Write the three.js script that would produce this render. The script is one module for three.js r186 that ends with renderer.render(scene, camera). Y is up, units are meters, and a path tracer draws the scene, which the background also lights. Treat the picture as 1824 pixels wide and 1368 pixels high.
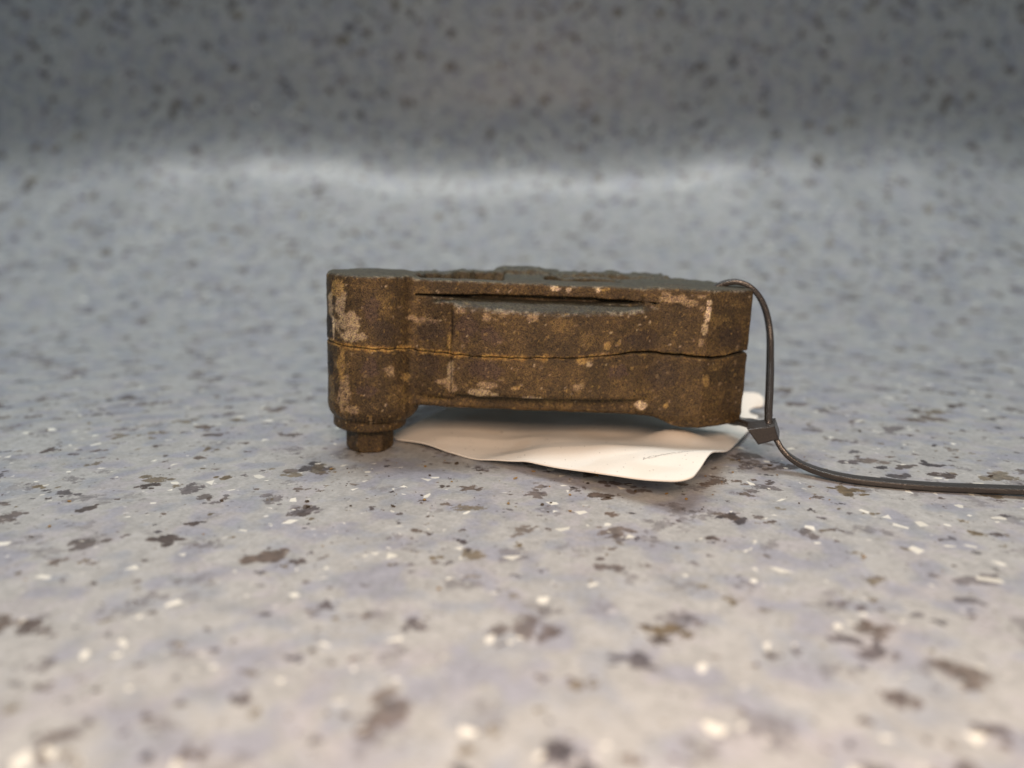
import * as THREE from 'three';
import { RectAreaLightUniformsLib } from 'three/addons/lights/RectAreaLightUniformsLib.js';
import { mergeVertices } from 'three/addons/utils/BufferGeometryUtils.js';

// ---------------------------------------------------------------- camera, light, exposure
const MM = 0.001;
const scene = new THREE.Scene();
const camera = new THREE.PerspectiveCamera(51.1, 4 / 3, 0.005, 20);
camera.position.set(0, 44 * MM, 140 * MM);
camera.rotation.set(-12.4 * Math.PI / 180, 0, 0);
camera.focus = 0.130;
camera.userData.fStop = 10.2;
scene.add(camera);

RectAreaLightUniformsLib.init();
scene.background = new THREE.Color(0.142, 0.180, 0.198);
function lamp(name, color, intensity, w, h, [x, y, z], [tx, ty, tz]) {
  const l = new THREE.RectAreaLight(color, intensity, w, h);
  l.name = name; l.position.set(x, y, z); l.lookAt(tx, ty, tz); scene.add(l);
  return l;
}
lamp('window_light', new THREE.Color(0.99, 1, 0.98), 14, 1.25, 0.24, [-0.12, 1.5, -0.385], [-0.06, 0, -0.02]);
lamp('lamp_by_camera', new THREE.Color(1, 0.685, 0.475), 24, 0.08, 0.05, [0.015, 0.102, 0.180], [0.03, 0.0, 0.06]);

const renderer = new THREE.WebGLRenderer({ antialias: true });
renderer.setSize(1024, 768);
renderer.toneMapping = THREE.LinearToneMapping;
renderer.toneMappingExposure = 1.25;
renderer.shadowMap.enabled = true;

// ---------------------------------------------------------------- helpers
function rng(seed) {
  let a = seed >>> 0;
  return () => { a = (a + 0x6D2B79F5) >>> 0; let t = a; t = Math.imul(t ^ (t >>> 15), t | 1); t ^= t + Math.imul(t ^ (t >>> 7), t | 61); return ((t ^ (t >>> 14)) >>> 0) / 4294967296; };
}
const clamp = (x, a = 0, b = 1) => x < a ? a : x > b ? b : x;
const ss = (a, b, x) => { const t = clamp((x - a) / (b - a)); return t * t * (3 - 2 * t); };
const mix = (a, b, t) => a + (b - a) * t;
function hash3(x, y, z) { let h = Math.imul(x, 374761393) ^ Math.imul(y, 668265263) ^ Math.imul(z, 2147483647 - 1640531527); h = Math.imul(h ^ (h >>> 13), 1274126177); h ^= h >>> 16; return (h >>> 0) / 4294967296; }
function noise3(x, y, z) {
  const xi = Math.floor(x), yi = Math.floor(y), zi = Math.floor(z);
  let u = x - xi, v = y - yi, w = z - zi; u = u * u * (3 - 2 * u); v = v * v * (3 - 2 * v); w = w * w * (3 - 2 * w);
  const a = mix(mix(hash3(xi, yi, zi), hash3(xi + 1, yi, zi), u), mix(hash3(xi, yi + 1, zi), hash3(xi + 1, yi + 1, zi), u), v);
  const b = mix(mix(hash3(xi, yi, zi + 1), hash3(xi + 1, yi, zi + 1), u), mix(hash3(xi, yi + 1, zi + 1), hash3(xi + 1, yi + 1, zi + 1), u), v);
  return mix(a, b, w);                                   // 0..1
}
// tileable 2-D value noise on a table: period n cells over the whole sheet
function lattice(n, seed) { const r = rng(seed), t = new Float32Array(n * n); for (let i = 0; i < t.length; i++) t[i] = r(); return { n, t }; }
function lat(L, u, v) {
  const n = L.n; let x = u * n, y = v * n; const xf = Math.floor(x), yf = Math.floor(y);
  let a = x - xf, b = y - yf; a = a * a * (3 - 2 * a); b = b * b * (3 - 2 * b);
  const x0 = ((xf % n) + n) % n, y0 = ((yf % n) + n) % n, x1 = (x0 + 1) % n, y1 = (y0 + 1) % n;
  return mix(mix(L.t[y0 * n + x0], L.t[y0 * n + x1], a), mix(L.t[y1 * n + x0], L.t[y1 * n + x1], a), b);
}
const toS = c => c <= 0.0031308 ? c * 12.92 : 1.055 * Math.pow(c, 1 / 2.4) - 0.055;
const b8 = c => clamp(Math.round(toS(clamp(c)) * 255), 0, 255);
function tex(data, w, h, srgb, wrap = THREE.RepeatWrapping) {
  const t = new THREE.DataTexture(data, w, h, THREE.RGBAFormat);
  t.wrapS = t.wrapT = wrap; t.magFilter = THREE.LinearFilter; t.minFilter = THREE.LinearMipmapLinearFilter; t.generateMipmaps = true;
  if (srgb) t.colorSpace = THREE.SRGBColorSpace;
  t.needsUpdate = true; return t;
}
function tag(o, label, category, kind) {
  o.userData.label = label; if (category) o.userData.category = category; if (kind) o.userData.kind = kind; return o;
}
const shadows = m => { m.castShadow = m.receiveShadow = true; return m; };

// ---------------------------------------------------------------- the speckled vinyl sheet: table top that sweeps up into the backdrop
const TILE = 400, N = 4096;                                // mm and pixels of the whole printed pattern
const vinyl = (() => {
  const buf = new Uint8Array(N * N * 3);
  const L1 = lattice(86, 11), L2 = lattice(150, 12), L3 = lattice(300, 13), L4 = lattice(900, 14), L5 = lattice(118, 15), L6 = lattice(2048, 16);
  for (let j = 0; j < N; j++) for (let i = 0; i < N; i++) {
    const u = i / N, v = j / N;
    const a = lat(L1, u, v), b = lat(L2, u, v), c = lat(L3, u, v), d = lat(L4, u, v), e = lat(L5, u + .3, v), f = lat(L6, u, v);
    const cloud = a * .5 + b * .3 + c * .2, cool = e * .42 + a * .12 + b * .26 + c * .20;
    const g = .405 + (b - .5) * .05 + (c - .5) * .09 + (d - .5) * .085 + (f - .5) * .06;
    const lilac = ss(.46, .68, cloud), blue = ss(.42, .70, cool);
    const R = g * .965 * (1 - .05 * lilac) * (1 - .24 * blue), G = g * .985 * (1 - .075 * lilac) * (1 - .205 * blue), B = g * .985 * (1 - .03 * lilac) * (1 - .12 * blue);
    const k = (j * N + i) * 3; buf[k] = b8(R); buf[k + 1] = b8(G); buf[k + 2] = b8(B);
  }
  const px = N / TILE, R = rng(77), Lb = lattice(520, 21), Lc = lattice(2300, 22);
  function paint(x0, y0, x1, y1, fn) {
    for (let y = Math.floor(y0); y <= y1; y++) for (let x = Math.floor(x0); x <= x1; x++) {
      const xi = ((x % N) + N) % N, yi = ((y % N) + N) % N, k = (yi * N + xi) * 3, c = fn(x, y, xi / N, yi / N);
      if (c) for (let q = 0; q < 3; q++) buf[k + q] = mix(buf[k + q], c[q], c[3]);
    }
  }
  // broken dark flecks: several lobes, edges torn by noise
  function blotch(cx, cy, r, col, op, torn, lobes) {
    const ls = []; for (let k = 0; k < lobes; k++) { const an = R() * 6.28, d = r * (k ? .35 + .65 * R() : 0); ls.push([cx + Math.cos(an) * d * 1.3, cy + Math.sin(an) * d, r * (k ? .2 + .4 * R() : .8), .6 + .7 * R(), R() * 3.14]); }
    const m = r * 2.3;
    paint(cx - m, cy - m, cx + m, cy + m, (x, y, u, v) => {
      let s = 0;
      for (const [lx, ly, lr, asp, an] of ls) {
        const c = Math.cos(an), q = Math.sin(an), dx = (x - lx) * c + (y - ly) * q, dy = -(x - lx) * q + (y - ly) * c;
        s = Math.max(s, 1 - Math.hypot(dx / (lr * asp), dy * asp / lr));
      }
      if (s <= 0) return null;
      const t = lat(Lb, u, v) * .5 + lat(Lc, u, v) * .5;
      const a = ss(0, .15, s - (t - .30) * torn);
      const tone = .8 + .4 * lat(Lb, u + .37, v + .11);
      return a > 0.01 ? [col[0] * tone, col[1] * tone, col[2] * tone, a * op] : null;
    });
  }
  const darks = [[80, 70, 67], [66, 56, 52], [86, 80, 82], [88, 76, 68], [60, 55, 58], [98, 86, 66]];
  const area = TILE * TILE / 100;                          // cm2
  for (let k = 0; k < area * .8; k++) blotch(R() * N, R() * N, px * (1.4 + 1.6 * R()), [108, 105, 108], .30 + .35 * R(), 1.7, 5);
  for (let k = 0; k < area * 1.0; k++) blotch(R() * N, R() * N, px * (.95 + 2.0 * Math.pow(R(), 1.6)), darks[Math.floor(R() * 6)], .58 + .36 * R(), .6 + .7 * R(), 5);
  for (let k = 0; k < area * 3.0; k++) blotch(R() * N, R() * N, px * (.35 + .55 * R()), darks[Math.floor(R() * 6)], .5 + .42 * R(), 1.0, 3);
  for (let k = 0; k < area * 9; k++) blotch(R() * N, R() * N, px * (.12 + .16 * R()), darks[Math.floor(R() * 6)], .3 + .5 * R(), .5, 2);
  // pale angular chips
  function chip(cx, cy, r, col, op) {
    const n = 3 + Math.floor(R() * 2.6), a0 = R() * 6.28, st = .32 + .5 * R(), rot = R() * 3.14, pts = [];
    for (let k = 0; k < n; k++) { const an = a0 + (k + (R() - .5) * .55) / n * 6.28, rr = r * (.75 + .5 * R()); const X = Math.cos(an) * rr, Y = Math.sin(an) * rr * st; pts.push([cx + X * Math.cos(rot) - Y * Math.sin(rot), cy + X * Math.sin(rot) + Y * Math.cos(rot)]); }
    paint(cx - r * 1.4, cy - r * 1.4, cx + r * 1.4, cy + r * 1.4, (x, y) => {
      let d = 1e9;
      for (let k = 0; k < n; k++) { const [x0, y0] = pts[k], [x1, y1] = pts[(k + 1) % n], l = Math.hypot(x1 - x0, y1 - y0) || 1; d = Math.min(d, ((x1 - x0) * (y - y0) - (y1 - y0) * (x - x0)) / l); }
      return d > -.6 ? [...col, op * clamp(d + .6)] : null;
    });
  }
  for (let k = 0; k < area * 1.45; k++) { const w = 214 + R() * 26; chip(R() * N, R() * N, px * (.42 + .95 * Math.pow(R(), 1.7)), [w, w, w - 9], .8 + .2 * R()); }
  for (let k = 0; k < area * 1.6; k++) { const w = 200 + R() * 25; chip(R() * N, R() * N, px * (.25 + .35 * R()), [w, w, w - 4], .4 + .4 * R()); }
  const H = N / 2;                                         // four sheets of 2048
  return [0, 1, 2, 3].map(q => {
    const d = new Uint8Array(H * H * 4), ox = (q & 1) * H, oy = (q >> 1) * H;
    for (let y = 0; y < H; y++) for (let x = 0; x < H; x++) { const s = ((y + oy) * N + x + ox) * 3, t = (y * H + x) * 4; d[t] = buf[s]; d[t + 1] = buf[s + 1]; d[t + 2] = buf[s + 2]; d[t + 3] = 255; }
    return tex(d, H, H, true, THREE.ClampToEdgeWrapping);
  });
})();
const grainTex = (() => {                                  // embossed grain of the vinyl, 24 mm a side
  const n = 512, d = new Uint8Array(n * n * 4), A = lattice(60, 31), B = lattice(130, 32), C = lattice(16, 33);
  for (let j = 0; j < n; j++) for (let i = 0; i < n; i++) { const u = i / n, v = j / n, h = lat(A, u, v) * .5 + lat(B, u, v) * .25 + lat(C, u, v) * .25; const k = (j * n + i) * 4; d[k] = d[k + 1] = d[k + 2] = clamp(Math.round(h * 255), 0, 255); d[k + 3] = 255; }
  return tex(d, n, n, false);
})();
{
  // profile of the sheet along its length s (mm from the front edge): flat, then sweeping up
  // a gentle sweep, a crease, then the upright part of the sheet
  const Z0 = 118, FLAT = 216, R1 = 314, A1 = .58, R2 = 62, A2 = 1.58 - A1, ARC = R1 * A1 + R2 * A2;
  function profile(s, x) {
    const zs = Z0 - FLAT;
    const rise = 7 * Math.exp(-(((x - 170) / 75) ** 2)) - 4 * Math.exp(-((x / 70) ** 2)) + 4 * Math.exp(-(((x + 140) / 45) ** 2)) - 4 * Math.exp(-(((x + 260) / 60) ** 2)) + 1.3 * Math.sin(x * .06 + 1) + .8 * Math.sin(x * .13);
    if (s <= FLAT) return [Z0 - s, 0];
    const q = s - FLAT, a = Math.min(q / R1, A1), b = clamp((q - R1 * A1) / R2, 0, A2), ex = Math.max(0, q - ARC);
    let z = zs - R1 * Math.sin(a), y = R1 * (1 - Math.cos(a));
    z -= R2 * (Math.sin(A1 + b) - Math.sin(A1)); y += R2 * (Math.cos(A1) - Math.cos(A1 + b));
    z -= ex * Math.cos(A1 + A2); y += ex * Math.sin(A1 + A2);
    const k = ss(.0, 1, a / A1);
    return [z - rise * k * .3 * (1 - ss(0, 200, ex)), y + rise * k];
  }
  const S = FLAT + ARC + 66, X = 600;
  const pos = [], uv = [], uv1 = [], idx = [[], [], [], []];
  // cells aligned to the 200 mm quarters of the printed pattern
  const du = 10, xs = []; for (let x = -X; x <= X; x += du) xs.push(x);
  const sl = []; for (let s = 0; s < S; s += (s >= 300 && s < 500) ? 2.5 : 20) sl.push(s);
  for (let j = 0; j + 1 < sl.length; j++) for (let i = 0; i + 1 < xs.length; i++) {
    const qx = Math.floor((xs[i] + 1200) / 200), qs = Math.floor((sl[j] + 1e-6) / 200), q = (qx & 1) + 2 * (qs & 1);
    const base = pos.length / 3;
    for (const [a, b] of [[0, 0], [1, 0], [1, 1], [0, 1]]) {
      const x = xs[i + a], s = sl[j + b], [z, y] = profile(s, x);
      pos.push(x * MM, y * MM, z * MM);
      uv.push((x + 1200) / 200 - qx, s / 200 - qs);
    }
    idx[q].push(base, base + 1, base + 2, base, base + 2, base + 3);
  }
  const g = new THREE.BufferGeometry();
  g.setAttribute('position', new THREE.Float32BufferAttribute(pos, 3));
  g.setAttribute('uv', new THREE.Float32BufferAttribute(uv, 2));
  // smooth normals from the profile itself
  const nor = new Float32Array(pos.length);
  let p = 0;
  for (let j = 0; j + 1 < sl.length; j++) for (let i = 0; i + 1 < xs.length; i++) for (const [a, b] of [[0, 0], [1, 0], [1, 1], [0, 1]]) {
    const x = xs[i + a], s = sl[j + b], e = 1.5, A = profile(s - e, x), B = profile(s + e, x), C = profile(s, x - e), D = profile(s, x + e);
    const v = new THREE.Vector3(2 * e, D[1] - C[1], D[0] - C[0]).cross(new THREE.Vector3(0, B[1] - A[1], B[0] - A[0])).normalize();
    nor[p++] = v.x; nor[p++] = v.y; nor[p++] = v.z;
  }
  g.setAttribute('normal', new THREE.BufferAttribute(nor, 3));
  const all = []; let start = 0;
  idx.forEach((a, q) => { all.push(...a); g.addGroup(start, a.length, q); start += a.length; });
  g.setIndex(all);
  const mats = vinyl.map(t => {
    const b = grainTex.clone(); b.repeat.set(200 / 24, 200 / 24); b.needsUpdate = true;
    return new THREE.MeshPhysicalMaterial({ map: t, roughness: .39, bumpMap: b, bumpScale: 0.00006, specularIntensity: 1 });
  });
  const m = shadows(new THREE.Mesh(g, mats)); m.name = 'floor'; scene.add(m);
  tag(m, 'grey speckled vinyl sheet with dark flecks and white chips sweeping up behind', null, 'structure');
}

// ---------------------------------------------------------------- the rusty casting: a distance field, meshed by surface nets
const smin = (a, b, k) => { const h = clamp(.5 + .5 * (b - a) / k); return mix(b, a, h) - k * h * (1 - h); };
const smax = (a, b, k) => -smin(-a, -b, k);
const box = (x, y, z, x0, x1, y0, y1, z0, z1, r) => {
  const qx = Math.abs(x - (x0 + x1) / 2) - (x1 - x0) / 2 + r, qy = Math.abs(y - (y0 + y1) / 2) - (y1 - y0) / 2 + r, qz = Math.abs(z - (z0 + z1) / 2) - (z1 - z0) / 2 + r;
  return Math.hypot(Math.max(qx, 0), Math.max(qy, 0), Math.max(qz, 0)) + Math.min(Math.max(qx, qy, qz), 0) - r;
};
const cyl = (x, y, z, cx, cz, R, y0, y1, r) => {
  const a = Math.hypot(x - cx, z - cz) - R + r, b = Math.abs(y - (y0 + y1) / 2) - (y1 - y0) / 2 + r;
  return Math.hypot(Math.max(a, 0), Math.max(b, 0)) + Math.min(Math.max(a, b), 0) - r;
};
function poly2(pts) {                                      // signed distance to a closed outline in (x, z)
  const n = pts.length;
  return (x, z) => {
    let d = 1e9, s = 1;
    for (let i = 0, j = n - 1; i < n; j = i++) {
      const ex = pts[j][0] - pts[i][0], ez = pts[j][1] - pts[i][1], wx = x - pts[i][0], wz = z - pts[i][1];
      const t = clamp((wx * ex + wz * ez) / (ex * ex + ez * ez)), bx = wx - ex * t, bz = wz - ez * t;
      d = Math.min(d, bx * bx + bz * bz);
      const c1 = z >= pts[i][1], c2 = z < pts[j][1], c3 = ex * wz > ez * wx;
      if ((c1 && c2 && c3) || (!c1 && !c2 && !c3)) s = -s;
    }
    return s * Math.sqrt(d);
  };
}
const SEAM = [[-40, 0], [-37, 0], [-25, -.55], [-19.5, -1.15], [-10, -1.3], [4, -1.0], [14, -.3], [17.5, .25], [23, 0], [32, -.6], [37, 0], [42, .2]];
function table(T, x) { if (x <= T[0][0]) return T[0][1]; for (let i = 1; i < T.length; i++) if (x < T[i][0]) return mix(T[i - 1][1], T[i][1], ss(T[i - 1][0], T[i][0], x)); return T[T.length - 1][1]; }
const seamY = x => table(SEAM, x) + (noise3(x * .9, 3, 7) - .5) * .22;
const bodyPlan = poly2([[-29, -.4], [19, -.2], [23, .8], [29.6, .9], [38.0, -3.6], [38.3, -13], [31, -19], [25.5, -25], [-4, -27], [-19, -21], [-29, -14]]);
const blockPlan = poly2([[18.6, 0], [23, .9], [29.7, 1], [38.2, -3.5], [38.6, -5], [38.5, -13], [30, -18.5], [20, -18]]);
const shadePlan = poly2([[-35.5, -8], [35, -8], [34, -34], [24, -48], [-12, -50], [-33, -36]]);
const extrude = (d2, y, y0, y1, r) => { const a = d2 + r, b = Math.abs(y - (y0 + y1) / 2) - (y1 - y0) / 2 + r; return Math.hypot(Math.max(a, 0), Math.max(b, 0)) + Math.min(Math.max(a, b), 0) - r; };
function casting(x, y, z) {
  const p = bodyPlan(x, z);
  let d = extrude(p, y, -11.4 - .008 * (x + 15), 11.55 - .007 * (x + 15), .7);
  // deep front drum, between the two rails
  const dr = Math.hypot(x - 1, z + 71.8);
  const left = extrude(Math.max(dr - 74.7, -22.5 - x, x + 14), y, -9.4, 8.0, .8);
  let wall = extrude(Math.max(dr - 75.4, -15.4 - x, x - 26), y + .38 * Math.max(0, z + .5) * (y > 0 ? 1 : .12), -8.4, 8.35, 1.0);
  wall = smax(wall, -Math.max(Math.abs(x + 15.2) - .35, 1.0 - z, -8.2 - y), .3);
  d = smin(d, left, .6); d = smin(d, wall, .45);
  // right-hand block and its foot
  const bl = extrude(blockPlan(x, z), y, -13.4 + 2.1 * ss(26.6, 20.2, x), 11.35, .55);
  d = smin(d, bl, 1.0);
  // unseen deeper underside at the back, added to keep the card in shade
  d = smin(d, extrude(shadePlan(x, z), y, -10.8, 7.5, 1.5), 1);
  // left-hand boss, tapering to its collar
  let bo = cyl(x, y, z, -29.5, -4.7, 8.4, -14.7, 12.15, .9);
  bo = smax(bo, cyl(x, y, z, -29.5, -4.7, 8.4, -14.5, 40, 3.0), .2);
  bo = smax(bo, (-(x + 36.1) * .80 + (z - .4) * .60) - .2, .4);
  bo = smax(bo, -(x + 37.9), .6);
  d = smin(d, bo, 1.0);
  d = smin(d, cyl(x, y, z, -30.2, -4.7, 6.6, -16.1, -11, .5), .2);
  // slot between top rail and drum
  const w = 1 - ((x - .6) / 22.2) ** 2;
  if (w > 0) d = smax(d, -Math.max(Math.abs(y - 8.72) - .42 * w - .04, -(z + 2.5), Math.abs(x - .6) - 22.2), .15);
  // pockets seen from above
  d = smax(d, -extrude(poly2L(x, z), y, 4, 20, .6), .5);
  d = smax(d, -box(x, y, z, 1.5, 15.5, 6, 20, -15.5, -8.5, 1.2), .5);
  // raised back rim and hub
  d = smin(d, box(x, y, z, -8, 25.8, 6, 12.15, -24.5, -16.5, .7), .5);
  d = smin(d, cyl(x, y, z, -3.4, -20.5, 4.6, 6, 12.45, .6), .6);
  d = smin(d, cyl(x, y, z, -14.0, -15.5, 2.2, 6, 12.2, .6), .5);
  return d;
}
const poly2L = poly2([[-21.5, -3], [-6.2, -3.2], [-6.2, -17.5], [-13, -17.5], [-21, -13]]);
function skin(x, y, z) {                                   // rough cast and corroded skin
  const n1 = noise3(x * .33 + 9, y * .33, z * .33) - .5, n2 = noise3(x * .9, y * .9 + 5, z * .9) - .5, n3 = noise3(x * 2.1, y * 2.1, z * 2.1 + 3) - .5;
  if (y > 9 && z < -14) return n1 * .8 + n2 * .5 + n3 * .2;   // rough crust along the back rim
  return n1 * .26 + n2 * .12 + n3 * .06;
}
function halfField(sign) {
  return (x, y, z) => {
    let d = casting(x, y, z);
    if (d > 1.2) return d;
    const g = .035 + .11 * ss(12, 17, x) + .05 * ss(24, 33, x) + .12 * ss(-35.2, -36.6, x);
    if (d > -1.2) d += skin(x, y, z);
    return smax(d, -sign * (y - seamY(x)) + g, .12 + .24 * ss(10, 17, x));
  };
}
function surfaceNets(f, lo, hi, h) {
  const nx = Math.ceil((hi[0] - lo[0]) / h) + 1, ny = Math.ceil((hi[1] - lo[1]) / h) + 1, nz = Math.ceil((hi[2] - lo[2]) / h) + 1;
  const F = new Float32Array(nx * ny * nz), at = (i, j, k) => (k * ny + j) * nx + i;
  // coarse pass: skip blocks far from the surface
  const B = 4;
  for (let k0 = 0; k0 < nz; k0 += B) for (let j0 = 0; j0 < ny; j0 += B) for (let i0 = 0; i0 < nx; i0 += B) {
    const c = f(lo[0] + (i0 + 1.5) * h, lo[1] + (j0 + 1.5) * h, lo[2] + (k0 + 1.5) * h), far = Math.abs(c) > 7 * h + .5;
    for (let k = k0; k < Math.min(k0 + B, nz); k++) for (let j = j0; j < Math.min(j0 + B, ny); j++) for (let i = i0; i < Math.min(i0 + B, nx); i++)
      F[at(i, j, k)] = far ? c : f(lo[0] + i * h, lo[1] + j * h, lo[2] + k * h);
  }
  const V = new Int32Array(F.length).fill(-1), pos = [], idx = [];
  const E = [[0, 1], [2, 3], [4, 5], [6, 7], [0, 2], [1, 3], [4, 6], [5, 7], [0, 4], [1, 5], [2, 6], [3, 7]], v8 = new Float32Array(8);
  for (let k = 0; k + 1 < nz; k++) for (let j = 0; j + 1 < ny; j++) for (let i = 0; i + 1 < nx; i++) {
    let m = 0;
    for (let c = 0; c < 8; c++) { v8[c] = F[at(i + (c & 1), j + ((c >> 1) & 1), k + (c >> 2))]; if (v8[c] < 0) m |= 1 << c; }
    if (m === 0 || m === 255) continue;
    let sx = 0, sy = 0, sz = 0, n = 0;
    for (const [a, b] of E) if (((m >> a) & 1) !== ((m >> b) & 1)) { const t = v8[a] / (v8[a] - v8[b]); sx += mix(a & 1, b & 1, t); sy += mix((a >> 1) & 1, (b >> 1) & 1, t); sz += mix(a >> 2, b >> 2, t); n++; }
    V[at(i, j, k)] = pos.length / 3;
    pos.push(lo[0] + (i + sx / n) * h, lo[1] + (j + sy / n) * h, lo[2] + (k + sz / n) * h);
  }
  const quad = (a, b, c, d, flip) => { if (a < 0 || b < 0 || c < 0 || d < 0) return; if (flip) idx.push(a, c, b, a, d, c); else idx.push(a, b, c, a, c, d); };
  for (let k = 1; k + 1 < nz; k++) for (let j = 1; j + 1 < ny; j++) for (let i = 1; i + 1 < nx; i++) {
    const f0 = F[at(i, j, k)] < 0;
    if (f0 !== F[at(i + 1, j, k)] < 0) quad(V[at(i, j - 1, k - 1)], V[at(i, j, k - 1)], V[at(i, j, k)], V[at(i, j - 1, k)], !f0);
    if (f0 !== F[at(i, j + 1, k)] < 0) quad(V[at(i - 1, j, k - 1)], V[at(i - 1, j, k)], V[at(i, j, k)], V[at(i, j, k - 1)], !f0);
    if (f0 !== F[at(i, j, k + 1)] < 0) quad(V[at(i - 1, j - 1, k)], V[at(i, j - 1, k)], V[at(i, j, k)], V[at(i - 1, j, k)], !f0);
  }
  return { pos, idx };
}
// what the corroded skin is made of, in the casting's own millimetres (linear base colours)
const PATCH = [                                            // x, y, half width, half height, kind, softness
  [-34.1, 7.5, 1.2, 3.6, 'pale', .5], [-32.6, 3.4, 2.7, 2.2, 'pale', .4], [-32.2, 1.6, 3.0, 1.1, 'pale', .5], [-34.6, 9.6, 1.5, 2.0, 'ochre', .6],
  [-22.0, 4.7, 1.0, .45, 'tan', .4], [-19.6, 4.3, 2.1, .6, 'tan', .35], [-25.5, -4.4, .7, .8, 'tan', .3], [-22.9, -5.7, .7, .9, 'ochre', .5],
  [-15.2, 1.2, .55, 1.4, 'ochre', .4], [-15.0, -4.3, .6, 2.6, 'pale', .4], [-14.6, -7.3, 1.1, .9, 'tan', .5], [-16.3, -6.4, 1.3, .5, 'tan', .5],
  [-33.6, -8.2, 1.3, 3.8, 'tan', .6], [-32.0, -11.3, 1.6, .9, 'tan', .5], [-34.0, -4.0, .9, 3.4, 'ochre', .7],
  [-9.8, -7.7, 2.2, .8, 'pale', .6], [-7.2, -8.0, 1.0, .4, 'pale', .4], [-.5, -8.3, 2.4, .45, 'pale', .5], [-8.5, -6.3, 2.2, .6, 'tan', .6], [-3.5, -6.6, .9, .4, 'ochre', .5],
  [3.3, 10.6, 1.15, .5, 'cream', .3], [5.2, 10.4, .4, .4, 'cream', .3], [10.4, 10.6, .5, .35, 'cream', .3], [11.8, 10.7, .8, .5, 'ochre', .4],
  [23.6, 9.6, 2.6, .7, 'tan', .35], [25.6, 9.1, 2.2, .7, 'tan', .35], [22.0, 10.5, .9, .4, 'tan', .4], [28.2, 10.2, .8, .35, 'tan', .3],
  [29.4, 7.0, .55, 1.7, 'cream', .35], [29.2, 4.6, .6, 1.6, 'pale', .35], [29.5, 9.3, .5, .5, 'cream', .3], [28.4, 8.2, .7, .5, 'tan', .4], [28.7, 2.2, .5, .8, 'tan', .4],
  [31.6, 6.4, 2.2, 1.4, 'ochre', .9], [35, 8.8, 1.3, 1.0, 'ochre', .9], [30.4, -4.6, .8, 1.4, 'ochre', .6], [32.0, -2.3, 1.6, .9, 'ochre', .8],
  [8.2, 2.5, 2.2, 1.6, 'ochre', .9], [4.2, 4.6, 2.8, 1.6, 'ochre', .95], [12.2, 1.2, .7, .8, 'ochre', .5], [8.0, -1.4, 1.2, .6, 'ochre', .6], [7.4, -6.0, 1.2, .8, 'tan', .95], [9.2, -2.0, .6, .5, 'pale', .5],
  [19, -9.6, 1.0, .8, 'cream', .5], [23.4, -9.3, .5, .6, 'ochre', .4], [18.4, -8.2, 2.6, .7, 'ochre', .8], [3.4, -10.0, 8, .9, 'ochre', 1.0], [-18.5, -9.8, 3.2, 1.0, 'ochre', .9], [-24.0, -9.5, 2.4, 2.2, 'ochre', 1.0],
  [-26.5, 7.5, 2.6, 3.0, 'ochre', 1.1], [-20.5, 9.2, 2.2, 1.4, 'ochre', 1.0], [-1, 5.9, 1.0, .8, 'tan', .5], [-8.8, 5.6, .8, .7, 'tan', .5], [-13.2, 6.4, 1.2, .6, 'tan', .5],
  [-28.4, 6.2, 1.5, 3.2, 'plum', .8], [-28.8, -3.6, 2.4, 1.9, 'plum', .7], [-18.5, 2.4, 2.8, 1.8, 'dark', .5], [-19.0, -3.6, 2.0, 2.5, 'dark', .5], [-12.2, 3.8, 2.2, 2.6, 'plum', .8], [-8, 2.5, 2.6, 1.8, 'plum', .8], [-26.4, 2.6, 2.6, 2.0, 'dark', .6],
  [-9.5, -3.5, 4.5, 2.0, 'plum', 1.0], [18.5, 2.3, 4.0, 2.0, 'dark', .9], [22.5, -3.5, 3.5, 3.0, 'dark', .9], [-29.5, -8.2, 1.9, 1.6, 'plum', .6], [14.5, -3.2, 2.2, 1.4, 'plum', .8], [34.6, 3.0, 2.8, 2.0, 'dark', .8], [-14.7, 3.4, .45, 3.0, 'dark', .3],  // the last, narrow dark one is the drum step's shading line, painted in
  [-36.6, 2.0, .9, 3.0, 'black', .3], [-36.5, -3.8, .9, 2.4, 'black', .3], [-36.2, 6.9, .7, 2.4, 'pale', .5], [-35.6, 2.8, .25, 2.2, 'cream', .3], [-36.2, -8.5, .9, 2.6, 'olive', .6],
];
const TONE = { pale: [.39, .31, .21], tan: [.31, .225, .14], cream: [.72, .58, .42], ochre: [.31, .205, .075], plum: [.072, .045, .034], dark: [.046, .030, .019], black: [.018, .014, .012], olive: [.17, .12, .055] };
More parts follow.
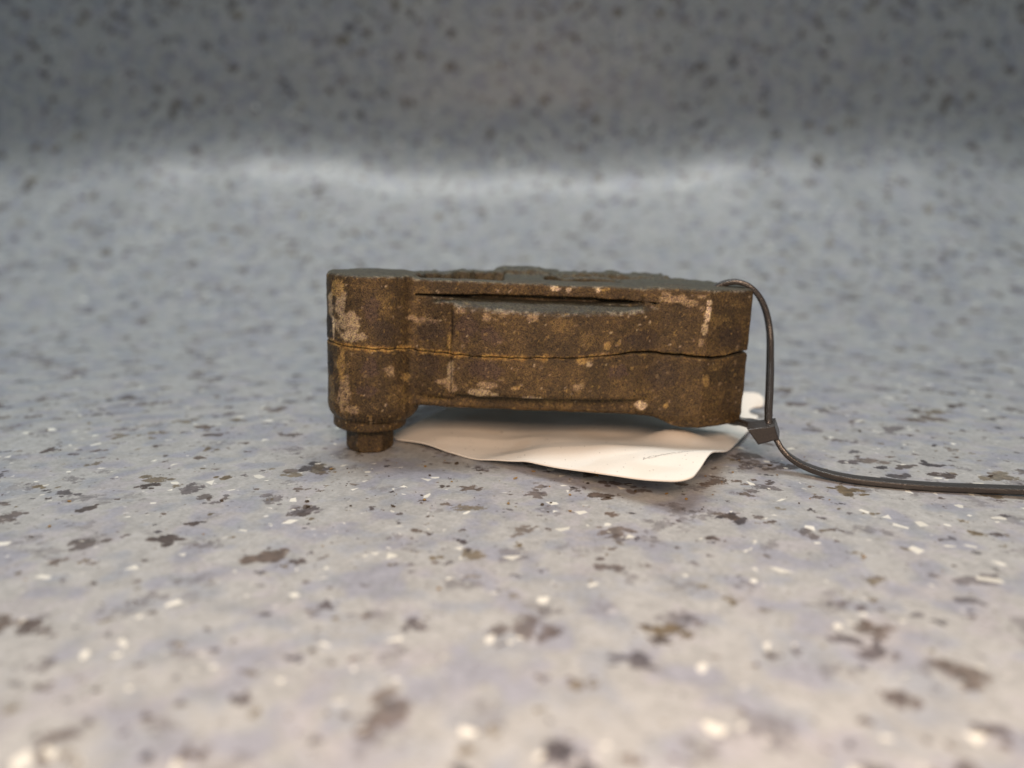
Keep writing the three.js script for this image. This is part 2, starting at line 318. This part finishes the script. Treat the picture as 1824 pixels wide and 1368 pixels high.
function skinColor(x, y, z, nx, ny, nz) {
  const n1 = noise3(x * .28 + 3, y * .28, z * .28), n2 = noise3(x * .8 + 40, y * .8, z * .8), n3 = noise3(x * 1.9, y * 1.9 + 20, z * 1.9), n4 = noise3(x * 3.1, y * 3.1, z * 3.1 + 9);
  let r = .068, g = .044, b = .0185;
  const t = ss(.42, .70, n1 * .5 + n2 * .3 + n3 * .2);   // more orange in places
  r = mix(r, .18, t * .14); g = mix(g, .112, t * .14); b = mix(b, .042, t * .14);
  const k = .52 + .96 * (n1 * .45 + n2 * .3 + n3 * .25); r *= k; g *= k; b *= k;
  const put = (c, a) => { r = mix(r, c[0], a); g = mix(g, c[1], a); b = mix(b, c[2], a); };
  if (z > -10) {
    const e = (n2 - .5) * 1.1 + (n3 - .5) * .9 + (n4 - .5) * .5;
    for (const [px, py, w, h, kind, soft] of PATCH) {
      const dx = (x - px) / w, dy = (y - py) / h; if (Math.abs(dx) > 2.2 || Math.abs(dy) > 2.2) continue;
      const q = 1 - Math.hypot(dx, dy) + e * .55, a = ss(0, .06 + soft * .42, q);
      if (a > 0) put(TONE[kind], a * (kind === 'ochre' && soft > .75 ? .24 : .9) * (.82 + .3 * (n4 - .3)));
    }
  }
  // small scattered flakes
  const fl = noise3(x * 1.25 + 70, y * 1.5, z * 1.25); if (fl > .845) put(n2 > .5 ? TONE.tan : TONE.ochre, ss(.845, .87, fl) * .5);
  const sp = hash3(Math.floor(x * 3.2), Math.floor(y * 3.2), Math.floor(z * 3.2)); if (sp > .997) put(TONE.cream, .4); else if (sp > .975) put(TONE.ochre, .4);
  if (z < -8.5) put([.085, .082, .062], .7);
  // fresh rust weeping out of the joint
  const sy = Math.abs(y - seamY(x)), rust = ss(1.0 * (.15 + n2), .08, sy) * (.35 + .65 * ss(20, -15, x)) * ss(.25, .6, n2 * .6 + n3 * .5);
  put(n4 > .52 ? [.48, .31, .10] : [.34, .19, .05], clamp(rust * 1.1) * .85);
  // grey-green tone over the upward faces, darker on the lower ones
  if (ny > .45) { const a = ss(.45, .85, ny) * (.55 + .4 * n2); put(y < 9 ? [.050, .052, .042] : [.066, .068, .054], a); }
  // pale glints along the top edges, put into the colour
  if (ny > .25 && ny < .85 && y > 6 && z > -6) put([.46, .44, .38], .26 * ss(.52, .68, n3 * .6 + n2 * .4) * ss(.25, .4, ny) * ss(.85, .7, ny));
  return [r, g, b];
}
const rustTex = (() => {                                   // fine speckle, 36 mm a side
  const n = 1024, c = new Uint8Array(n * n * 4), d = new Uint8Array(n * n * 4), A = lattice(420, 41), B = lattice(240, 42), C = lattice(90, 43), D = lattice(512, 44), R = rng(5);
  for (let j = 0; j < n; j++) for (let i = 0; i < n; i++) {
    const u = i / n, v = j / n, a = lat(A, u, v), b = lat(B, u, v), q = lat(C, u, v), e = lat(D, u, v), k = (j * n + i) * 4;
    let m = .48 + (a - .5) * .80 + (b - .5) * .42 + (q - .5) * .22;
    let r = m, g = m * (.97 + (b - .5) * .16), bl = m * (.93 - (b - .5) * .35);
    if (e > .76 && b > .38) { const s = ss(.76, .92, e) * (.45 + .55 * q); r = mix(r, 1, s); g = mix(g, .86, s); bl = mix(bl, .66, s); }
    c[k] = b8(clamp(r, .06)); c[k + 1] = b8(clamp(g, .05)); c[k + 2] = b8(clamp(bl, .04)); c[k + 3] = 255;
    d[k] = d[k + 1] = d[k + 2] = clamp(Math.round((a * .42 + b * .33 + q * .25) * 255), 0, 255); d[k + 3] = 255;
  }
  return { map: tex(c, n, n, true), bump: tex(d, n, n, false) };
})();
const rustMat = new THREE.MeshPhysicalMaterial({ map: rustTex.map, vertexColors: true, roughness: .56, metalness: .12, bumpMap: rustTex.bump, bumpScale: 0.00016, specularIntensity: .8 });
const UVS = 36, GAIN = 1.9;                                // the speckle averages about a half
function fieldMesh(name, f, lo, hi, h, parent, e = .16) {
  const { pos, idx } = surfaceNets(f, lo, hi, h), n = pos.length / 3, P = new Float32Array(n * 3), Nn = new Float32Array(n * 3), U = new Float32Array(n * 2), C = new Float32Array(n * 3);
  for (let i = 0; i < n; i++) {
    const x = pos[i * 3], y = pos[i * 3 + 1], z = pos[i * 3 + 2];
    let nx = f(x + e, y, z) - f(x - e, y, z), ny = f(x, y + e, z) - f(x, y - e, z), nz = f(x, y, z + e) - f(x, y, z - e); const l = Math.hypot(nx, ny, nz) || 1; nx /= l; ny /= l; nz /= l;
    P.set([x * MM, y * MM, z * MM], i * 3); Nn.set([nx, ny, nz], i * 3);
    U.set([(x - z * .3) / UVS, (y - z * .9) / UVS], i * 2);
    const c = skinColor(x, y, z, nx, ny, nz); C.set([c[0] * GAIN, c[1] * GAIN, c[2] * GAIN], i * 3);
  }
  const g = new THREE.BufferGeometry();
  g.setAttribute('position', new THREE.BufferAttribute(P, 3)); g.setAttribute('normal', new THREE.BufferAttribute(Nn, 3)); g.setAttribute('uv', new THREE.BufferAttribute(U, 2)); g.setAttribute('color', new THREE.BufferAttribute(C, 3));
  g.setIndex(idx);
  const m = shadows(new THREE.Mesh(g, rustMat)); m.name = name; parent.add(m); return m;
}
{
  const root = new THREE.Group(); root.name = 'rusty_casting'; scene.add(root);
  root.position.set(4.3 * MM, 19.65 * MM, 0); root.rotation.z = -1.95 * Math.PI / 180;
  tag(root, 'rusty brown two-part cast metal block tilted on its bolt above a white card', 'casting');
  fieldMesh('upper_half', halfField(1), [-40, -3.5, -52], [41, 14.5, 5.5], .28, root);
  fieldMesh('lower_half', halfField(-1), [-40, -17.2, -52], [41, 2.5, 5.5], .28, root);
  // hexagonal bolt head under the boss
  const hex = (x, y, z) => {
    let q = -9; const X = x + 30.25, Z = z + 4.7;
    for (let k = 0; k < 6; k++) { const a = (-19.5 + 30 + 60 * k) * Math.PI / 180; q = smax(q, X * Math.sin(a) + Z * Math.cos(a) - 3.80, .02); }
    const b = Math.abs(y + 17.7) - 3.0; let d = smax(q, b, .4);
    d = Math.max(d, Math.hypot(X, Z) + Math.max(0, -20.0 - y) * .9 - 4.42);
    return d + (Math.abs(d) < 1 ? skin(x * 1.2, y * 1.2, z * 1.2) * .05 : 0);
  };
  const bolt = fieldMesh('bolt', hex, [-36, -21.5, -12.5], [-25, -14.3, 0], .2, root, .07);
}

// ---------------------------------------------------------------- the white card tag
const FRONT = [[0, .4], [.032, .42], [.1, .85], [.165, .94], [.254, .5], [.359, .16], [.459, 1.19], [.535, 2.1], [.661, 2.45], [.778, 2.93], [.887, 3.55], [1, 4.6]];
const RIGHT = [[0, 4.6], [.084, 4.95], [.193, 5.4], [.289, 4.0], [.433, 1.9], [.588, 1.2], [.762, .8], [.902, 1.6], [.966, 3.1], [1, 4.2]];
function spline(T, x) {                                    // monotone-ish Hermite through the table
  let i = 1; while (i < T.length - 1 && x > T[i][0]) i++;
  const [x0, y0] = T[i - 1], [x1, y1] = T[i], h = x1 - x0, sl = k => { const a = T[Math.max(0, k - 1)], b = T[Math.min(T.length - 1, k + 1)]; return (b[1] - a[1]) / (b[0] - a[0]); };
  const t = clamp((x - x0) / h), m0 = sl(i - 1) * h, m1 = sl(i) * h;
  return (2 * t ** 3 - 3 * t ** 2 + 1) * y0 + (t ** 3 - 2 * t ** 2 + t) * m0 + (-2 * t ** 3 + 3 * t ** 2) * y1 + (t ** 3 - t ** 2) * m1;
}
{
  const A = [-24.1, -9.7], B = [25.93, 28.53], C = [55.5, -30.5], D = [C[0] - (B[0] - A[0]), C[1] - (B[1] - A[1])];
  const LEFT = [[0, .4], [.3, 1.0], [.65, 2.2], [1, 2.6]], BACK = [[0, 2.6], [.3, 1.8], [.7, 2.6], [1, 4.2]];
  function height(s, t) {
    const f = spline(FRONT, s), r = spline(RIGHT, t), l = spline(LEFT, t), b = spline(BACK, s);
    let h = mix(f, b, t) + mix(l, r, s) - mix(mix(FRONT[0][1], 4.6, s), mix(2.6, 4.2, s), t);
    return Math.max(h, .12);
  }
  const NS = 110, NT = 110, TH = .22, pos = [], uv = [], idx = [];
  function plan(s, t) { return [mix(mix(A[0], B[0], s), mix(D[0], C[0], s), t), mix(mix(A[1], B[1], s), mix(D[1], C[1], s), t)]; }
  const LX = 63, LT = 66, RC = 3.2;
  function point(i, j, top) {
    let S = i / NS * LX, T = j / NT * LT;
    // rounded corners: pull the corner cells on to the arc
    for (const [cs, ct, sx, sy] of [[LX - RC, RC, 1, -1], [RC, RC, -1, -1], [LX - RC, LT - RC, 1, 1], [RC, LT - RC, -1, 1]]) {
      const dx = (S - cs) * sx, dy = (T - ct) * sy;
      if (dx > 0 && dy > 0) { const m = Math.max(dx, dy), l = Math.hypot(dx, dy); if (l > 0) { S = cs + sx * dx * m / l; T = ct + sy * dy * m / l; } }
    }
    // punched hole torn out to the right edge
    const dn = (T - 59.5) / 2.3; if (Math.abs(dn) < 1) { const dep = 2.5 * Math.sqrt(1 - dn * dn); S = S - dep * ss(.88, 1, S / LX); }
    const s = S / LX, t = T / LT, [x, z] = plan(s, t);
    let h = height(s, t);
    h += 2.6 * Math.exp(-(((x - 30.5) / 5.5) ** 2 + ((z + 3.5) / 5) ** 2));
    h = Math.min(h, 5.25 + Math.max(0, z - 1.5) * .5);
    // creases
    const crease = (x0, z0, x1, z1, amp, wd) => { const L = Math.hypot(x1 - x0, z1 - z0), q = ((x - x0) * (x1 - x0) + (z - z0) * (z1 - z0)) / L / L, dd = Math.abs((x - x0) * (z1 - z0) - (z - z0) * (x1 - x0)) / L; return amp * Math.max(0, 1 - dd / wd) * ss(-.05, .25, q) * ss(1.05, .75, q); };
    h += crease(-8, 5, 24, 6.5, .45, 4) - crease(2, 12, 36, 9, .25, 4) + crease(-16, -8, 8, -4, .3, 4);
    h += (noise3(x * .16, z * .16, 2) - .5) * .25;
    return [x, Math.max(h, .06) + (top ? TH : 0), z, S, T];
  }
  const put = (i, j, top) => { const [x, y, z, S, T] = point(i, j, top); pos.push(x * MM, y * MM, z * MM); uv.push(S / 64, T / 67); return pos.length / 3 - 1; };
  const grid = top => { const b = []; for (let j = 0; j <= NT; j++) for (let i = 0; i <= NS; i++) b.push(put(i, j, top)); return b; };
  const T = grid(true), Bt = grid(false), w = NS + 1;
  for (let j = 0; j < NT; j++) for (let i = 0; i < NS; i++) {
    const a = j * w + i;
    idx.push(T[a], T[a + 1], T[a + w + 1], T[a], T[a + w + 1], T[a + w]);
    idx.push(Bt[a], Bt[a + w + 1], Bt[a + 1], Bt[a], Bt[a + w], Bt[a + w + 1]);
  }
  const ring = []; for (let i = 0; i < NS; i++) ring.push([i, 0]); for (let j = 0; j < NT; j++) ring.push([NS, j]); for (let i = NS; i > 0; i--) ring.push([i, NT]); for (let j = NT; j > 0; j--) ring.push([0, j]);
  ring.forEach(([i, j], k) => { const [i2, j2] = ring[(k + 1) % ring.length], a = put(i, j, true), b = put(i2, j2, true), c = put(i, j, false), d = put(i2, j2, false); idx.push(a, c, b, b, c, d); });
  const g = new THREE.BufferGeometry();
  g.setAttribute('position', new THREE.Float32BufferAttribute(pos, 3)); g.setAttribute('uv', new THREE.Float32BufferAttribute(uv, 2)); g.setIndex(idx); g.computeVertexNormals();
  // paper: faint fibre, grubby specks, smudges and a row of illegible print
  const n = 1024, d = new Uint8Array(n * n * 4), R = rng(9), F = lattice(300, 51), G = lattice(14, 52), col = new Float32Array(n * n).fill(1);
  const dot = (x, y, r, a, rx = 1) => { for (let j = Math.floor(y - r - 1); j <= y + r + 1; j++) for (let i = Math.floor(x - r * rx - 1); i <= x + r * rx + 1; i++) { if (i < 0 || j < 0 || i >= n || j >= n) continue; const q = Math.hypot((i - x) / rx, j - y); if (q < r + .7) col[j * n + i] *= 1 - a * clamp(r + .7 - q); } };
  for (let k = 0; k < 420; k++) dot(R() * n, R() * n, .5 + R() * 1.1, .25 + .5 * R());
  for (let k = 0; k < 40; k++) dot(R() * n, R() * n, 1.2 + R() * 1.8, .4 + .4 * R(), 1 + R());
  for (let k = 0; k < 26; k++) { let x = R() * n, y = R() * n, a = R() * 6; for (let q = 0; q < 30 * R() + 8; q++) { dot(x, y, .8, .10 + .1 * R()); x += Math.cos(a) * 1.6; y += Math.sin(a) * 1.6; a += (R() - .5) * .5; } }
  for (let k = 0; k < 300; k++) { const x = k / 300; if (R() < .55) dot(838 + x * 120 + R() * 3, 118 + x * 95 + R() * 20, .7 + R() * .8, .6); }
  for (let j = 0; j < n; j++) for (let i = 0; i < n; i++) { const u = i / n, v = j / n, k = (j * n + i) * 4, f = .985 + .03 * (lat(F, u, v) - .5), s = 1 - .05 * ss(.6, .9, lat(G, u, v)), c = col[j * n + i] * f * s; d[k] = b8(.90 * c); d[k + 1] = b8(.87 * c * (.5 + .5 * s)); d[k + 2] = b8(.80 * c * s); d[k + 3] = 255; }
  const m = shadows(new THREE.Mesh(g, new THREE.MeshPhysicalMaterial({ map: tex(d, n, n, true, THREE.ClampToEdgeWrapping), roughness: .55, specularIntensity: .7 })));
  m.name = 'card_tag'; scene.add(m);
  tag(m, 'white buckled card tag with rounded corners lying under the rusty casting', 'tag');
}

// ---------------------------------------------------------------- the black cable tie
{
  const root = new THREE.Group(); root.name = 'cable_tie'; root.position.set(47 * MM, 0, -3 * MM); scene.add(root);
  tag(root, 'black plastic cable tie looped through the block with its tail on the table', 'cable tie');
  const n = 256, d = new Uint8Array(n * n * 4), A = lattice(64, 61), Bn = lattice(20, 62);
  for (let j = 0; j < n; j++) for (let i = 0; i < n; i++) { const k = (j * n + i) * 4, h = lat(A, i / n, j / n) * .6 + lat(Bn, i / n, j / n) * .4; d[k] = d[k + 1] = d[k + 2] = Math.round(h * 255); d[k + 3] = 255; }
  const bump = tex(d, n, n, false);
  const plastic = new THREE.MeshPhysicalMaterial({ color: new THREE.Color().setRGB(.036, .031, .028), roughness: .27, bumpMap: bump, bumpScale: .00004, specularIntensity: 1 });
  function strap(name, P, W, w, th, teeth) {
    const v = P.map(p => new THREE.Vector3(p[0] - 47, p[1], p[2] + 3)), curve = new THREE.CatmullRomCurve3(v, false, 'centripetal'), L = curve.getLength(), NSEG = Math.ceil(L / .28);
    // rounded section: [across, through], with a shallow channel of teeth on the inner face
    const sec = [[-.5, -.28], [-.43, -.5], [-.30, -.5], [-.27, -.36], [.27, -.36], [.30, -.5], [.43, -.5], [.5, -.28], [.5, .28], [.42, .48], [.2, .5], [-.2, .5], [-.42, .48], [-.5, .28]];
    const pos = [], uv = [], idx = [], m = sec.length;
    for (let i = 0; i <= NSEG; i++) {
      const u = i / NSEG, c = curve.getPointAt(u), t = curve.getTangentAt(u), ww = W(u);
      const side = new THREE.Vector3(...ww).addScaledVector(t, -t.dot(new THREE.Vector3(...ww))).normalize(), out = new THREE.Vector3().crossVectors(side, t).normalize();
      const tooth = teeth ? ((i % 3) === 0 ? .10 : 0) : 0;
      sec.forEach(([a, b], k) => { const bb = b + ((k === 3 || k === 4) ? -tooth : 0); const q = c.clone().addScaledVector(side, a * w).addScaledVector(out, bb * th); pos.push(q.x * MM, q.y * MM, q.z * MM); uv.push(k / m, u * L / 6); });
    }
    for (let i = 0; i < NSEG; i++) for (let k = 0; k < m; k++) { const a = i * m + k, b = i * m + (k + 1) % m; idx.push(a, b, a + m, b, b + m, a + m); }
    for (const e of [0, NSEG]) for (let k = 1; k + 1 < m; k++) idx.push(...(e ? [e * m, e * m + k, e * m + k + 1] : [0, k + 1, k]));
    let g = new THREE.BufferGeometry();
    g.setAttribute('position', new THREE.Float32BufferAttribute(pos, 3)); g.setAttribute('uv', new THREE.Float32BufferAttribute(uv, 2)); g.setIndex(idx);
    g.computeVertexNormals();
    const mesh = shadows(new THREE.Mesh(g, plastic)); mesh.name = name; root.add(mesh); return mesh;
  }
  // the loop: out of the hole in the block's top, over the corner and down into the head
  strap('strap', [[33.5, 25.5, -9.5], [35.4, 28.0, -8.2], [36.8, 29.45, -7.2], [38.6, 30.5, -6.6], [40.7, 30.85, -6.0], [42.7, 30.2, -5.5], [44.5, 28.5, -5.2], [45.9, 25.9, -5], [46.78, 22.04, -4.5], [46.42, 17.33, -2], [45.36, 13.05, 2], [44.33, 9.36, 5.5], [44.1, 7.3, 7], [44.8, 6.0, 7.5], [45.28, 5.06, 8], [45.83, 4.04, 8.6], [46.79, 2.95, 9.4], [48.26, 2.0, 10.6], [50.08, 1.35, 12], [52.4, 1.0, 13.8], [55.5, .8, 15.5], [60.4, .7, 17.1], [66.7, .7, 18.8], [73.2, .8, 20], [79.5, 1.1, 21.6], [86, 1.4, 23], [94, 1.9, 24.6], [104, 2.2, 26]],
    u => { const k = ss(.38, .5, u); return [-.12 - .1 * k, 0, 1]; }, 2.3, .95, false);
  strap('strap', [[43.2, 6.7, 7], [42.5, 6.8, 4.0], [42.2, 6.2, 0], [42.0, 5.0, -5], [40.5, 4.6, -10], [37, 4.4, -15], [32, 4.6, -19]], () => [1, .2, .1], 2.5, 1.1, true);
  // the locking head
  const sh = new THREE.Shape([[-2.5, .5], [1.3, 1.5], [2.05, -.4], [-.75, -1.65]].map(p => new THREE.Vector2(p[0] * MM, p[1] * MM)));
  const hg = new THREE.ExtrudeGeometry(sh, { depth: 3.6 * MM, bevelEnabled: true, bevelThickness: .35 * MM, bevelSize: .3 * MM, bevelSegments: 3 });
  hg.translate(0, 0, -1.8 * MM);
  const uvA = hg.attributes.uv; for (let i = 0; i < uvA.count; i++) uvA.setXY(i, uvA.getX(i) * 170, uvA.getY(i) * 170);
  const head = shadows(new THREE.Mesh(hg, plastic)); head.name = 'locking_head'; root.add(head);
  head.position.set((43.5 - 47) * MM, 6.5 * MM, (6.8 + 3) * MM); head.rotation.set(.10, -.34, 0);
}

// ---------------------------------------------------------------- crumbs of rust fallen on the sheet
{
  const R = rng(404), pos = [], nor = [], col = [], idx = [];
  for (let k = 0; k < 150; k++) {
    const near = R() < .6, x = near ? -32 + 80 * R() : -90 + 180 * R(), z = near ? 2 + 26 * Math.pow(R(), 1.4) : -30 + 90 * R(), r = .08 + .32 * Math.pow(R(), 4);
    const g = new THREE.IcosahedronGeometry(r, 0), p = g.attributes.position, a = R() * 6, sx = .7 + R() * .9;
    const c = R() < .6 ? [.05, .035, .022] : [.26, .16, .055], off = pos.length / 3;
    g.scale(sx * 1.2, .45, 1); g.rotateZ((R() - .5) * .7); g.rotateY(a); g.translate(x, r * .55, z); g.computeVertexNormals();
    for (let i = 0; i < p.count; i++) { pos.push(p.getX(i) * MM, p.getY(i) * MM, p.getZ(i) * MM); nor.push(g.attributes.normal.getX(i), g.attributes.normal.getY(i), g.attributes.normal.getZ(i)); col.push(...c); idx.push(off + i); }
  }
  const g = new THREE.BufferGeometry();
  g.setAttribute('position', new THREE.Float32BufferAttribute(pos, 3)); g.setAttribute('normal', new THREE.Float32BufferAttribute(nor, 3)); g.setAttribute('color', new THREE.Float32BufferAttribute(col, 3)); g.setIndex(idx);
  const m = shadows(new THREE.Mesh(g, new THREE.MeshStandardMaterial({ vertexColors: true, roughness: .8 }))); m.name = 'rust_crumbs'; scene.add(m);
  tag(m, 'tiny loose crumbs of rust and dirt scattered on the speckled sheet', 'crumbs', 'stuff');
}

renderer.render(scene, camera);
